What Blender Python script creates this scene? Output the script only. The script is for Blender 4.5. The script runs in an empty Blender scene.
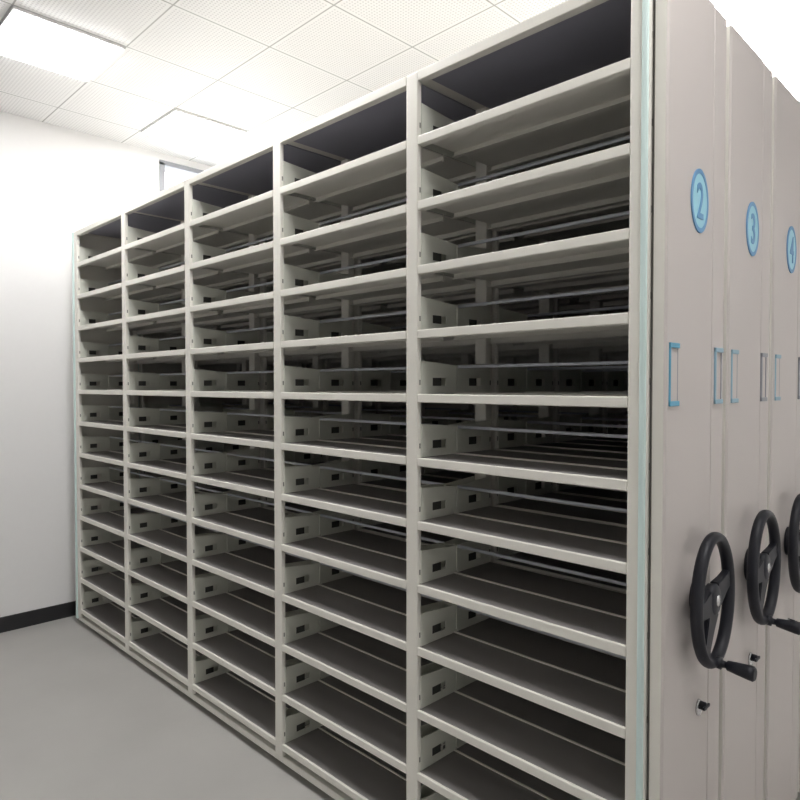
import bpy, bmesh, math
from mathutils import Vector, Matrix

D = 0.22                       # vertical shelf spacing in metres; everything is measured in it
HC = 7.70 * D                  # eye height
C = bpy.context.scene.collection
sc = bpy.context.scene
sc.view_settings.view_transform = 'Standard'
sc.view_settings.look = 'None'
sc.view_settings.gamma = 1.0
sc.view_settings.use_curve_mapping = False
sc.view_settings.exposure = 0.74

# ------------------------------------------------------------------ materials
def mat(name, col, rough=0.5, metal=0.0, noise=0.0, nscale=6.0, spec=0.5, bump=0.0):
    m = bpy.data.materials.new(name); m.use_nodes = True
    nt = m.node_tree; b = nt.nodes['Principled BSDF']
    b.inputs['Base Color'].default_value = (*col, 1)
    b.inputs['Roughness'].default_value = rough
    b.inputs['Metallic'].default_value = metal
    b.inputs['Specular IOR Level'].default_value = spec
    tc = nt.nodes.new('ShaderNodeTexCoord')
    n = nt.nodes.new('ShaderNodeTexNoise'); n.inputs['Scale'].default_value = nscale
    n.inputs['Detail'].default_value = 3
    nt.links.new(tc.outputs['Object'], n.inputs['Vector'])
    if noise > 0:
        mx = nt.nodes.new('ShaderNodeMix'); mx.data_type = 'RGBA'
        mx.inputs['A'].default_value = (*[c * (1 - noise) for c in col], 1)
        mx.inputs['B'].default_value = (*[min(1, c * (1 + noise)) for c in col], 1)
        nt.links.new(n.outputs['Fac'], mx.inputs['Factor'])
        nt.links.new(mx.outputs['Result'], b.inputs['Base Color'])
    if bump > 0:
        bp = nt.nodes.new('ShaderNodeBump'); bp.inputs['Strength'].default_value = bump
        bp.inputs['Distance'].default_value = 0.002
        nt.links.new(n.outputs['Fac'], bp.inputs['Height'])
        nt.links.new(bp.outputs['Normal'], b.inputs['Normal'])
    return m

M_CREAM = mat('cream_painted_steel', (0.79, 0.77, 0.70), 0.42, noise=0.02)
M_BRACK = mat('greenish_grey_painted_steel', (0.70, 0.71, 0.63), 0.45, noise=0.03)
M_SHELF = mat('shelf_painted_steel', (0.79, 0.77, 0.70), 0.42, noise=0.02)
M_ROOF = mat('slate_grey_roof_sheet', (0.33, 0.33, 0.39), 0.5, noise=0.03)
M_TRAY = mat('dark_taupe_tray_top', (0.235, 0.222, 0.215), 0.55, noise=0.04)
M_PANEL = mat('warm_grey_painted_panel', (0.55, 0.508, 0.482), 0.5, noise=0.025, nscale=3)
M_SEAL = mat('pale_green_rubber_seal', (0.66, 0.80, 0.77), 0.6, noise=0.02)
M_HOLE = mat('painted_slot_dark', (0.05, 0.05, 0.045), 0.8, noise=0.05)
M_GAP_SHADE = mat('painted_gap_shade', (0.20, 0.20, 0.18), 0.8, noise=0.05)  # shade put into the colour of post slots and panel gap
M_ROD = mat('blue_grey_steel_bar', (0.44, 0.46, 0.50), 0.4, metal=0.3, noise=0.03)
M_BLACK = mat('black_plastic', (0.005, 0.006, 0.012), 0.5, noise=0.1, nscale=30)
M_CHROME = mat('chrome', (0.55, 0.55, 0.55), 0.25, metal=0.9, noise=0.03)
M_BLUE = mat('blue_plastic_edging', (0.09, 0.34, 0.50), 0.45, noise=0.08)
M_PALEBLUE = mat('pale_blue_plastic_edging', (0.24, 0.39, 0.48), 0.45, noise=0.08)
M_GREY = mat('grey_plastic_edging', (0.27, 0.28, 0.30), 0.45, noise=0.08)
M_DISC = mat('light_blue_sign_face', (0.33, 0.63, 0.74), 0.5, noise=0.03)
M_RING = mat('blue_sign_print', (0.12, 0.30, 0.52), 0.5, noise=0.03)
M_WALL = mat('white_wall_paint', (0.86, 0.85, 0.845), 0.85, noise=0.01, bump=0.05, nscale=40)
M_BASEB = mat('black_baseboard', (0.02, 0.02, 0.022), 0.4, noise=0.1)
M_FLOOR = mat('grey_floor', (0.44, 0.43, 0.41), 0.45, noise=0.08, nscale=3)
M_FRAME = mat('grey_window_frame', (0.30, 0.31, 0.33), 0.5, noise=0.02)
M_LFRAME = mat('white_lamp_frame', (0.8, 0.8, 0.8), 0.5, noise=0.01)

def emit(name, col, s):
    m = bpy.data.materials.new(name); m.use_nodes = True
    nt = m.node_tree
    for n in list(nt.nodes): nt.nodes.remove(n)
    e = nt.nodes.new('ShaderNodeEmission'); o = nt.nodes.new('ShaderNodeOutputMaterial')
    e.inputs['Color'].default_value = (*col, 1); e.inputs['Strength'].default_value = s
    nt.links.new(e.outputs[0], o.inputs[0])
    return m
LAMP = 19.0
M_LAMP = emit('lamp_diffuser', (1.0, 0.99, 0.985), LAMP)
M_DIM = emit('dim_lamp_diffuser', (1.0, 0.99, 0.985), 7.0)

M_GLASS = bpy.data.materials.new('window_glass'); M_GLASS.use_nodes = True
_b = M_GLASS.node_tree.nodes['Principled BSDF']
_b.inputs['Transmission Weight'].default_value = 1.0
_b.inputs['Roughness'].default_value = 0.0
_b.inputs['IOR'].default_value = 1.1

# ceiling: square metal tiles with dark joints and small perforations
TILE = 0.2985 * 8.46 * D
TX0 = -1.345 * 8.46 * D
TY0 = 1.105 * 8.46 * D
def ceiling_mat():
    m = bpy.data.materials.new('perforated_ceiling_tiles'); m.use_nodes = True
    nt = m.node_tree; b = nt.nodes['Principled BSDF']; L = nt.links
    tc = nt.nodes.new('ShaderNodeTexCoord'); sp = nt.nodes.new('ShaderNodeSeparateXYZ')
    L.new(tc.outputs['Object'], sp.inputs[0])
    def mth(op, a, bb=None, c=None):
        n = nt.nodes.new('ShaderNodeMath'); n.operation = op
        for i, v in enumerate((a, bb, c)):
            if v is None: continue
            if isinstance(v, (int, float)): n.inputs[i].default_value = v
            else: L.new(v, n.inputs[i])
        return n.outputs[0]
    def edge(o, off):
        p = mth('PINGPONG', mth('SUBTRACT', o, off), TILE / 2)     # distance to nearest joint
        return p
    dx, dy = edge(sp.outputs[0], TX0), edge(sp.outputs[1], TY0)
    d = mth('MINIMUM', dx, dy)
    joint = mth('SUBTRACT', 1.0, mth('MULTIPLY', mth('SUBTRACT', d, 0.0025), 1 / 0.003))
    joint = mth('MINIMUM', mth('MAXIMUM', joint, 0.0), 1.0)
    P = TILE / 30
    hx = mth('SUBTRACT', mth('PINGPONG', dx, P / 2), P / 4)
    hy = mth('SUBTRACT', mth('PINGPONG', dy, P / 2), P / 4)
    # round hole where both are near the cell centre
    r = mth('ADD', mth('POWER', mth('SUBTRACT', mth('PINGPONG', dx, P / 2), P / 2), 2.0),
            mth('POWER', mth('SUBTRACT', mth('PINGPONG', dy, P / 2), P / 2), 2.0))
    hole = mth('LESS_THAN', r, (P * 0.27) ** 2)
    inside = mth('GREATER_THAN', d, 0.02)
    hole = mth('MULTIPLY', hole, inside)
    mx = nt.nodes.new('ShaderNodeMix'); mx.data_type = 'RGBA'
    mx.inputs['A'].default_value = (0.88, 0.875, 0.875, 1); mx.inputs['B'].default_value = (0.68, 0.67, 0.68, 1)
    L.new(hole, mx.inputs['Factor'])
    m2 = nt.nodes.new('ShaderNodeMix'); m2.data_type = 'RGBA'
    L.new(mx.outputs['Result'], m2.inputs['A']); m2.inputs['B'].default_value = (0.42, 0.42, 0.42, 1)
    L.new(joint, m2.inputs['Factor'])
    L.new(m2.outputs['Result'], b.inputs['Base Color'])
    b.inputs['Roughness'].default_value = 0.6
    return m
M_CEIL = ceiling_mat()

# ------------------------------------------------------------------ mesh helpers
def box(bm, x0, x1, y0, y1, z0, z1, bev=0.0, mi=0):
    """axis-aligned box, arguments in metres"""
    vs = [bm.verts.new((x, y, z)) for x in (x0, x1) for y in (y0, y1) for z in (z0, z1)]
    F = [(0, 1, 3, 2), (4, 6, 7, 5), (0, 4, 5, 1), (2, 3, 7, 6), (0, 2, 6, 4), (1, 5, 7, 3)]
    fs = [bm.faces.new([vs[i] for i in f]) for f in F]
    for f in fs: f.material_index = mi
    if bev > 0:
        es = list({e for f in fs for e in f.edges})
        r = bmesh.ops.bevel(bm, geom=es, offset=bev, segments=2, affect='EDGES', profile=0.5)
        for f in r['faces']: f.material_index = mi
def bx(bm, x0, x1, y0, y1, z0, z1, bev=0.0, mi=0):
    box(bm, x0 * D, x1 * D, y0 * D, y1 * D, z0 * D, z1 * D, bev * D, mi)
def lathe(bm, prof, origin, axis='x', seg=32, mi=0, sz=1.0, sy=1.0):
    """prof: list of (distance along axis, radius), in D"""
    rings = []
    for a, r in prof:
        ring = []
        for k in range(seg):
            t = 2 * math.pi * k / seg
            ring.append(bm.verts.new(((origin[0] + a) * D, (origin[1] + r * math.cos(t) * sy) * D,
                                      (origin[2] + r * math.sin(t) * sz) * D)))
        rings.append(ring)
    for i in range(len(rings) - 1):
        for k in range(seg):
            f = bm.faces.new((rings[i][k], rings[i][(k + 1) % seg], rings[i + 1][(k + 1) % seg], rings[i + 1][k]))
            f.smooth = True; f.material_index = mi
    for ring in (rings[0], rings[-1]):
        f = bm.faces.new(ring); f.material_index = mi
def tag(o, label=None, cat=None, group=None, kind=None):
    if label: o['label'] = label
    if cat: o['category'] = cat
    if group: o['group'] = group
    if kind: o['kind'] = kind
    return o
def obj(name, bm, mats, parent=None):
    bmesh.ops.recalc_face_normals(bm, faces=bm.faces)
    me = bpy.data.meshes.new(name); bm.to_mesh(me); bm.free()
    for m in (mats if isinstance(mats, (list, tuple)) else [mats]): me.materials.append(m)
    o = bpy.data.objects.new(name, me); C.objects.link(o)
    if parent: o.parent = parent
    return o
def inst(src, parent, loc=(0, 0, 0)):
    o = src.copy(); C.objects.link(o); o.parent = parent; o.location = [v * D for v in loc]
    return o
def empty(name, loc):
    o = bpy.data.objects.new(name, None); C.objects.link(o); o.location = loc
    o.empty_display_size = 0.1
    return o

# ------------------------------------------------------------------ room
XL, XR, YF, YB = -23.0 * D, 7.5 * D, -9.0 * D, 25.0 * D
ZC = HC + 8.46 * D
def struct(name, bm, m):
    return tag(obj(name, bm, m), kind='structure')
b = bmesh.new(); box(b, XL - 0.2, XR + 0.2, YF - 0.2, YB + 0.2, -0.1, 0); struct('floor', b, M_FLOOR)
b = bmesh.new(); box(b, XL - 0.2, XR + 0.2, YF - 0.2, YB + 0.2, ZC, ZC + 0.1); struct('ceiling', b, M_CEIL)
wy0, wy1, wz0, wz1 = 10.80 * D, 17.0 * D, HC + 3.0 * D, HC + 8.12 * D
b = bmesh.new()
box(b, XL - 0.2, XL, YF, wy0, 0, ZC); box(b, XL - 0.2, XL, wy1, YB, 0, ZC)
box(b, XL - 0.2, XL, wy0, wy1, 0, wz0); box(b, XL - 0.2, XL, wy0, wy1, wz1, ZC)
struct('wall_left', b, M_WALL)
b = bmesh.new(); box(b, XL - 0.2, XR + 0.2, YB, YB + 0.2, 0, ZC); struct('wall_back', b, M_WALL)
b = bmesh.new(); box(b, XR, XR + 0.2, YF, YB, 0, ZC); struct('wall_right', b, M_WALL)
b = bmesh.new(); box(b, XL - 0.2, XR + 0.2, YF - 0.2, YF, 0, ZC); struct('wall_front', b, M_WALL)
b = bmesh.new(); box(b, XL, XL + 0.012, YF, YB, 0, HC - 7.22 * D, 0.002); struct('baseboard_left', b, M_BASEB)
# window in the left wall
b = bmesh.new(); fw = 0.16 * D
box(b, XL - 0.06, XL + 0.012, wy0 - fw * .6, wy0 + fw * .6, wz0, wz1); box(b, XL - 0.06, XL + 0.012, wy1 - fw, wy1, wz0, wz1)
box(b, XL - 0.06, XL + 0.012, wy0 - fw * .6, wy1, wz1 - fw * .5, wz1 + fw * .5); box(b, XL - 0.06, XL + 0.012, wy0, wy1, wz0, wz0 + fw)
box(b, XL - 0.05, XL - 0.01, (wy0 + wy1) / 2 - fw / 2, (wy0 + wy1) / 2 + fw / 2, wz0, wz1)
win = struct('window_1', b, M_FRAME)
b = bmesh.new(); box(b, XL - 0.034, XL - 0.028, wy0, wy1, wz0, wz1); obj('pane', b, M_GLASS, win)

# ------------------------------------------------------------------ ceiling lights
def lamp(i0, i1, j0, j1, label, m=None):
    x0, x1 = TX0 - TILE * i1, TX0 - TILE * i0
    y0, y1 = TY0 + TILE * j0, TY0 + TILE * j1
    r = empty('ceiling_light', ((x0 + x1) / 2, (y0 + y1) / 2, ZC))
    hx, hy = (x1 - x0) / 2 - 0.004, (y1 - y0) / 2 - 0.004
    b = bmesh.new(); t = 0.018
    box(b, -hx, hx, -hy, -hy + t, -0.014, 0); box(b, -hx, hx, hy - t, hy, -0.014, 0)
    box(b, -hx, -hx + t, -hy + t, hy - t, -0.014, 0); box(b, hx - t, hx, -hy + t, hy - t, -0.014, 0)
    obj('frame', b, M_LFRAME, r)
    b = bmesh.new(); box(b, -hx + t, hx - t, -hy + t, hy - t, -0.026, -0.004, 0.006)
    obj('diffuser', b, m or M_LAMP, r)
    tag(r, label, 'ceiling light')
lamp(2, 3, -2, -1, 'square ceiling light glowing white at top left, in front of the shelves')
lamp(3, 4, 0, 1, 'square ceiling light glowing just above the far left end of the shelves', M_DIM)
lamp(-3, -2, 2, 5, 'long ceiling light glowing above the numbered end panels at top right')
lamp(-1, 0, -2, -1, 'added square ceiling light, out of view above the aisle, halfway along')  # added out of view to light the shelf fronts
lamp(-5, -4, -2, -1, 'added square ceiling light, out of view beside the hand wheels')  # second unseen lamp, added for more light from the front

# ------------------------------------------------------------------ shelving units
Y0 = 7.398                    # front face
X5 = -3.417                   # centre of the right-most post
W = 3.6876
HW = 0.1425                   # half post + lip: inner edge of an opening
XP = -3.092                   # outer face of the end panel
H0 = 7.70 - 0.131             # top of the shelf nearest eye level, above floor
TH = 0.136
DEP = 1.93
PITCH = 2.04
PX = [X5 - W * k for k in range(6)]
LV = [H0 - n for n in range(-4, 8)]          # 12 shelves
TOP = H0 + 5
BASE_Z = 0.30
G = 'mobile shelving units parked side by side'
U = empty('mobile_shelving_unit', (0, Y0 * D, 0))
tag(U, 'front beige mobile shelving unit with empty open shelves, end panel numbered 2', 'shelving unit', G)

# base / chassis
b = bmesh.new()
bx(b, PX[5] - .14, PX[0] + .14, 0.03, DEP - 0.03, 0.16, BASE_Z, .015)
for k in range(6):
    for t in (0.35, DEP - .35):
        lathe(b, [(-.05, .14), (.05, .14)], (PX[k] + (.3 if k == 5 else -.3), t, .14), seg=20)
obj('base', b, M_CREAM, U)

# posts (front and rear), with dark chips painted as the hollow of hook slots
def post_bm(dep):
    b = bmesh.new()
    bx(b, -.125, .125, 0, dep, BASE_Z, TOP, .022)
    for z in LV:
        for s in (-1, 1):
            bx(b, s * .127 - .002, s * .127 + .002, .045, .07, z + .14, z + .22, 0, 1)
    return b
post = obj('post', post_bm(.10), [M_CREAM, M_GAP_SHADE], U)
post.location = (PX[0] * D, 0, 0)
for k in range(1, 6): inst(post, U, (PX[k], 0, 0))
b = post_bm(.18); bmesh.ops.transform(b, matrix=Matrix.Translation((0, (DEP) * D, 0)) @ Matrix.Scale(-1, 4, (0, 1, 0)), verts=b.verts)
rp = obj('post', b, [M_CREAM, M_GAP_SHADE], U); rp.location = (PX[0] * D, 0, 0)
for k in range(1, 6): inst(rp, U, (PX[k], 0, 0))

# a shelf: top sheet, folded front and rear fascias with return lips, raised ridge at the middle
def shelf_bm(th, roof=False):
    b = bmesh.new(); L = W - 2 * HW + .04
    h = L / 2
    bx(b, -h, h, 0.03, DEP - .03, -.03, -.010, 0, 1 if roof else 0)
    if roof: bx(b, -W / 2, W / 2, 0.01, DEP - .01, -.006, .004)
    else:                                # darker taupe layer over the top of the sheet
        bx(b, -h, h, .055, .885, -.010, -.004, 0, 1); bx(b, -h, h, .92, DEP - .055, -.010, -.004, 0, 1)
    for y0, y1 in ((0.0, .05), (DEP - .05, DEP)):
        bx(b, -h, h, y0, y1, -th, 0, .014)
    for y0, y1 in ((.04, .13), (DEP - .13, DEP - .04)):
        bx(b, -h, h, y0, y1, -th, -th + .012)
    # folded middle lip
    if not roof:
        bx(b, -h, h, .885, .91, -.12, .02); bx(b, -h, h, .83, .89, -.12, -.108)
    return b
SHX = [(PX[k] + PX[k + 1]) / 2 for k in range(5)]
sh = None
for k in range(5):
    for z in LV:
        if sh is None:
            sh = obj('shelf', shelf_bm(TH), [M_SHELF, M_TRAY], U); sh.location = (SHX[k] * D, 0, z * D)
        else: inst(sh, U, (SHX[k], 0, z))
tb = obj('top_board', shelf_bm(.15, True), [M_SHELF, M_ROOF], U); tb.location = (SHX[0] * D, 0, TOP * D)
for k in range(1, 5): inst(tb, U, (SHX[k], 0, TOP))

# bracket plates hung on both sides of a post pair: sheet with slotted holes
def plate(b, x0, x1, ts, zs, holes, top):
    """grid of boxes between ts and zs, skipping hole cells; top(t) lowers the upper edge"""
    for i in range(len(ts) - 1):
        for j in range(len(zs) - 1):
            if (i, j) in holes: continue
            n0 = len(b.verts)
            bx(b, x0, x1, ts[i], ts[i + 1], zs[j], zs[j + 1])
            if j == len(zs) - 2:
                b.verts.ensure_lookup_table()
                for v in b.verts[n0:]:
                    if abs(v.co.z - zs[-1] * D) < 1e-6: v.co.z = top(v.co.y / D) * D
def bracket_bm(sides):
    b = bmesh.new()
    for s in sides:
        x0, x1 = sorted((s * .128, s * .142))
        f = lambda t: .53 - .075 * t
        plate(b, x0, x1, [.075, .34, .67, .955], [0.0, .125, .255, .53], {(1, 1)}, f)
        g = lambda t: .53 - .075 * (DEP - t)
        plate(b, x0, x1, [.975, DEP - .67, DEP - .34, DEP - .09], [0.0, .125, .255, .53], {(1, 1)}, g)
        bx(b, x0 * .9, x1 * .98, .34, .55, .125, .255, 0, 1); bx(b, x0 * .9, x1 * .98, DEP - .67, DEP - .46, .125, .255, 0, 1)  # black boxes paint in the darkness of the slot interior
        # folded top edge of the plate
        xo0, xo1 = sorted((s * .128, s * .16))
        bx(b, xo0, xo1, .93, 1.0, .05, .44)
    if len(sides) == 2: bx(b, -.128, .128, .93, 1.0, .40, .44)
    return b
protos = {}
for k in range(6):
    sides = (-1,) if k == 0 else (1,) if k == 5 else (-1, 1)
    for z in LV:
        if sides not in protos:
            o = obj('shelf_bracket', bracket_bm(sides), [M_BRACK, M_HOLE], U); o.location = (PX[k] * D, 0, z * D); protos[sides] = o
        else: inst(protos[sides], U, (PX[k], 0, z))

# back-stop bars at mid depth
rod = None
for k in range(5):
    for z in LV:
        if rod is None:
            b = bmesh.new(); h = (W - 2 * .15) / 2
            bx(b, -h, h, .945, .985, .415, .465, .008)
            rod = obj('back_stop_bar', b, M_ROD, U); rod.location = (SHX[k] * D, 0, z * D)
        else: inst(rod, U, (SHX[k], 0, z))

# rubber sealing strips at both ends, front and rear, with a recess behind the right one
for (x0, x1) in ((-3.395, -3.312), (PX[5] - .245, PX[5] - .128)):
    b = bmesh.new(); bx(b, x0, x1, -.03, .10, .2, TOP, .025)
    tag(obj('seal_strip', b, M_SEAL, U), 'pale green rubber strip')
    b = bmesh.new(); bx(b, x0, x1, DEP - .10, DEP + .03, .2, TOP, .025)
    tag(obj('seal_strip', b, M_SEAL, U), 'pale green rubber strip')
for (x0, x1) in ((PX[5] - .155, PX[5] - .13), (PX[0] + .13, -3.25)):
    b = bmesh.new(); bx(b, x0, x1, .10, DEP - .10, BASE_Z, TOP); c0, c1 = (x0, PX[5] + .02) if x0 < PX[4] else (PX[0] - .02, x1); bx(b, c0, c1, .10, DEP - .10, TOP, TOP + .01); obj('end_sheet', b, M_CREAM, U)

# end panel: folded sheet with a raised field between two vertical steps
b = bmesh.new()
prof = [(.0, 0.02), (0.02, 0.0), (DEP - .02 + .0, 0.0), (DEP, .02)]
def extrude_profile(b, pts, z0, z1, mi=0):
    lo = [b.verts.new((x * D, y * D, z0 * D)) for x, y in pts]
    hi = [b.verts.new((x * D, y * D, z1 * D)) for x, y in pts]
    n = len(pts)
    for i in range(n):
        f = b.faces.new((lo[i], lo[(i + 1) % n], hi[(i + 1) % n], hi[i])); f.material_index = mi
    b.faces.new(lo); b.faces.new(hi)
cx = DEP / 2
s = .024
pts = [(-3.245, .015), (XP - .025, .015),
       (XP, .05), (XP, cx + .46), (XP - .035, cx + .475), (XP - .035, cx + .495), (XP - .008, cx + .51),
       (XP - .008, DEP - .045), (XP - s - .02, DEP - .015), (-3.245, DEP - .015)]
extrude_profile(b, pts, .22, TOP)
b.faces.ensure_lookup_table(); b.faces[0].material_index = 2
# flange coloured dark as the gap's shade, between seal strip and panel
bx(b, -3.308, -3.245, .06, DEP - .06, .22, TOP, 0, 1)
panel = obj('end_panel', b, [M_PANEL, M_GAP_SHADE, M_CREAM], U)
tag(panel, 'warm grey end panel')

# pull handles: upright frames
def handle_bm():
    b = bmesh.new(); x0, x1 = XP - .03, XP + .012
    w, h, t = .135, .37, .046
    bx(b, x0, x1, -w, -w + t, -h, h, .008); bx(b, x0, x1 - .01, w - t * .7, w, -h, h, .008, 2)
    bx(b, x0, x1 + .01, -w, w, h - .06, h, .008); bx(b, x0, x1 + .01, -w, w, -h, -h + .06, .008)
    # dished grip inside the frame
    bx(b, x0, XP - .018, -w + t, w - t * .7, -h + .07, h - .07, 0, 1)
    return b
HZ = 7.70 + .128
def handle(t, m):
    o = obj('door_handle', handle_bm(), [m, M_PANEL, M_GREY], None); o.location = (0, t * D, HZ * D); return o

# number sign
def sign_bm():
    b = bmesh.new(); sg = 48
    ry, rz = .27, .385
    lathe(b, [(XP - .002, 1.0), (XP + .008, 1.0), (XP + .011, .97)], (0, 0, 0), seg=sg, sy=ry, sz=rz, mi=0)
    # ring
    b2 = []
    for r, x in ((1.02, XP + .001), (1.02, XP + .016), (.87, XP + .016), (.87, XP + .009)):
        b2.append([b.verts.new((x * D, ry * r * math.cos(2 * math.pi * k / sg) * D, rz * r * math.sin(2 * math.pi * k / sg) * D)) for k in range(sg)])
    for i in range(3):
        for k in range(sg):
            f = b.faces.new((b2[i][k], b2[i][(k + 1) % sg], b2[i + 1][(k + 1) % sg], b2[i + 1][k])); f.material_index = 1
    return b
SZ = 7.70 + 2.285
def digit_mesh(ch):
    cu = bpy.data.curves.new('digit', 'FONT'); cu.body = ch; cu.size = 0.62 * D; cu.extrude = .006 * D; cu.offset = .006 * D
    cu.align_x = 'CENTER'; cu.align_y = 'CENTER'
    o = bpy.data.objects.new('digit', cu); C.objects.link(o)
    dg = bpy.context.evaluated_depsgraph_get(); dg.update()
    me = bpy.data.meshes.new_from_object(o.evaluated_get(dg))
    bpy.data.objects.remove(o)
    # text lies in xy; stand it up on the panel, reading along +y, narrow as the oval sign
    c = sum((v.co for v in me.vertices), Vector()) / max(1, len(me.vertices))
    xs = [v.co.x for v in me.vertices]; ys = [v.co.y for v in me.vertices]
    mx, my = (min(xs) + max(xs)) / 2, (min(ys) + max(ys)) / 2
    for v in me.vertices:
        x, y, z = v.co
        v.co = ((XP + .013) * D + z, (x - mx) * .72, (y - my) * 1.0)
    me.materials.clear(); me.materials.append(M_RING)
    return me
def sign(unit, ch):
    o = obj('number_sign', sign_bm(), [M_DISC, M_RING], unit); o.location = (0, cx * D, SZ * D)
    d = bpy.data.objects.new('digit', digit_mesh(ch)); C.objects.link(d); d.parent = o
    tag(o, 'light blue oval sign with a dark blue number %s' % ch)

# hand wheel: oval rim with three spokes, hub and crank handle
WZ = 7.70 - 2.64
WE = .22                     # distance of the rim from the panel
wh = bmesh.new()
seg, cs = 56, 14
RY, RZ = .54, .775
ringv = []
for i in range(seg):
    a = 2 * math.pi * i / seg
    c = Vector((WE, RY * math.cos(a), RZ * math.sin(a)))
    n = Vector((0, math.cos(a) / 1.0, math.sin(a))).normalized()
    row = []
    for j in range(cs):
        p = 2 * math.pi * j / cs
        q = c + n * (.062 * math.cos(p)) + Vector((1, 0, 0)) * (.075 * math.sin(p))
        row.append(wh.verts.new(q * D))
    ringv.append(row)
for i in range(seg):
    for j in range(cs):
        f = wh.faces.new((ringv[i][j], ringv[i][(j + 1) % cs], ringv[(i + 1) % seg][(j + 1) % cs], ringv[(i + 1) % seg][j])); f.smooth = True
wheel = obj('hand_wheel', wh, M_BLACK, U)
tag(wheel, 'black hand wheel with crank')
wheel.location = (XP * D, cx * D, WZ * D)
hb = bmesh.new()
lathe(hb, [(0, .24), (.05, .23), (.07, .17), (.13, .15), (.15, .19), (.24, .20), (.27, .16), (.275, .05)], (0, 0, 0), seg=32, sy=.8)
hub = obj('hub', hb, M_BLACK, wheel)
cp = bmesh.new(); lathe(cp, [(.27, .075), (.285, .07), (.29, .03)], (0, 0, 0), seg=20, sy=.8)
tag(obj('hub_cap', cp, M_CHROME, wheel), 'small silver hub cap')
for ang in (15, 185, 236):
    a = math.radians(ang); sb = bmesh.new()
    dirv = Vector((0, RY * math.cos(a), RZ * math.sin(a))); L = dirv.length; u = dirv.normalized()
    sd = Vector((0, -u.z, u.y))
    rows = []
    for q, wd, xx, tk in ((.12, .17, .205, .05), (.35, .12, .21, .045), (.6, .10, .215, .04), (L, .15, WE, .05)):
        c = u * q + Vector((xx, 0, 0))
        rows.append([sb.verts.new((c + sd * (sa * wd) + Vector((sx * tk, 0, 0))) * D) for sa, sx in ((-1, -1), (1, -1), (1, 1), (-1, 1))])
    for i in range(3):
        for j in range(4):
            f = sb.faces.new((rows[i][j], rows[i][(j + 1) % 4], rows[i + 1][(j + 1) % 4], rows[i + 1][j]))
    sb.faces.new(rows[0]); sb.faces.new(rows[-1])
    bmesh.ops.bevel(sb, geom=list(sb.edges), offset=.012 * D, segments=2, affect='EDGES')
    obj('spoke', sb, M_BLACK, wheel)
ck = bmesh.new()
ca = math.radians(-86)
lathe(ck, [(.02, .07), (.09, .075), (.10, .045), (.15, .04), (.16, .06), (.25, .072), (.40, .088), (.45, .09), (.47, .07)],
      (0, 0, 0), seg=20)
for v in ck.verts:            # the grip droops a little
    v.co.z -= .05 * max(0, v.co.x)
crank = obj('crank_handle', ck, M_BLACK, wheel)
crank.location = (WE * D, RY * math.cos(ca) * D, RZ * math.sin(ca) * D)

# lock below the wheel
lk = bmesh.new()
lathe(lk, [(-.01, .105), (.02, .105), (.03, .09)], (XP, 0, 0), seg=24, sy=.8)
lathe(lk, [(.03, .055), (.10, .05), (.11, .035)], (XP, .0, .04), seg=16, mi=1, sy=.8)
bx(lk, XP + .09, XP + .12, -.10, .09, .02, .06, .008, 1)
lock = obj('lock', lk, [M_CHROME, M_BLACK], U); lock.location = (0, (cx + .13) * D, (7.70 - 4.10) * D)
tag(lock, 'small round metal lock with black latch')

# ---- copies of the first unit
def dup(root, dy, label):
    r = root.copy(); C.objects.link(r); r.location = (0, (Y0 + dy) * D, 0); r['label'] = label
    for ch in list(root.children):
        c = ch.copy(); C.objects.link(c); c.parent = r
        for g in ch.children:
            d = g.copy(); C.objects.link(d); d.parent = c
    return r
U3 = dup(U, PITCH, 'second beige mobile shelving unit, number 3 on its end panel, behind the front one')
U4 = dup(U, 2 * PITCH, 'third beige mobile shelving unit, its number sign cut by the right edge')
U5 = dup(U, 3 * PITCH, 'rearmost beige mobile shelving unit, seen only through the shelves in front')
for u, ch, tl, tr, ml, mr in ((U, '2', .235, 1.69, M_BLUE, M_PALEBLUE), (U3, '3', .27, 1.60, M_PALEBLUE, M_GREY),
                              (U4, '4', .27, 1.66, M_PALEBLUE, M_GREY), (U5, '5', .27, 1.66, M_PALEBLUE, M_GREY)):
    sign(u, ch)
    for t, m in ((tl, ml), (tr, mr)):
        h = handle(t, m); h.parent = u
        tag(h, {M_BLUE.name: 'bright blue pull handle frame', M_PALEBLUE.name: 'pale blue pull handle frame'}.get(m.name, 'grey pull handle frame'))

b = bmesh.new(); bx(b, PX[5] - .1, PX[0] + .1, DEP - .02, DEP + .02, BASE_Z, TOP)  # added sheet, blocks the bright back wall to keep the shelves dark
obj('added_back_sheet', b, M_CREAM, U5)

# ------------------------------------------------------------------ world and camera
w = bpy.data.worlds.new('daylight'); sc.world = w; w.use_nodes = True
w.node_tree.nodes['Background'].inputs[0].default_value = (0.93, 0.97, 1.0, 1)
w.node_tree.nodes['Background'].inputs[1].default_value = 4.0

cam = bpy.data.cameras.new('camera'); co = bpy.data.objects.new('camera', cam); C.objects.link(co)
cam.sensor_width = 36; cam.lens = 649.95 / 800 * 36
cam.clip_start = 0.02
co.location = (0, 0, HC)
co.rotation_euler = (math.pi / 2 - 0.0223, 0.0, 0.783)
sc.camera = co
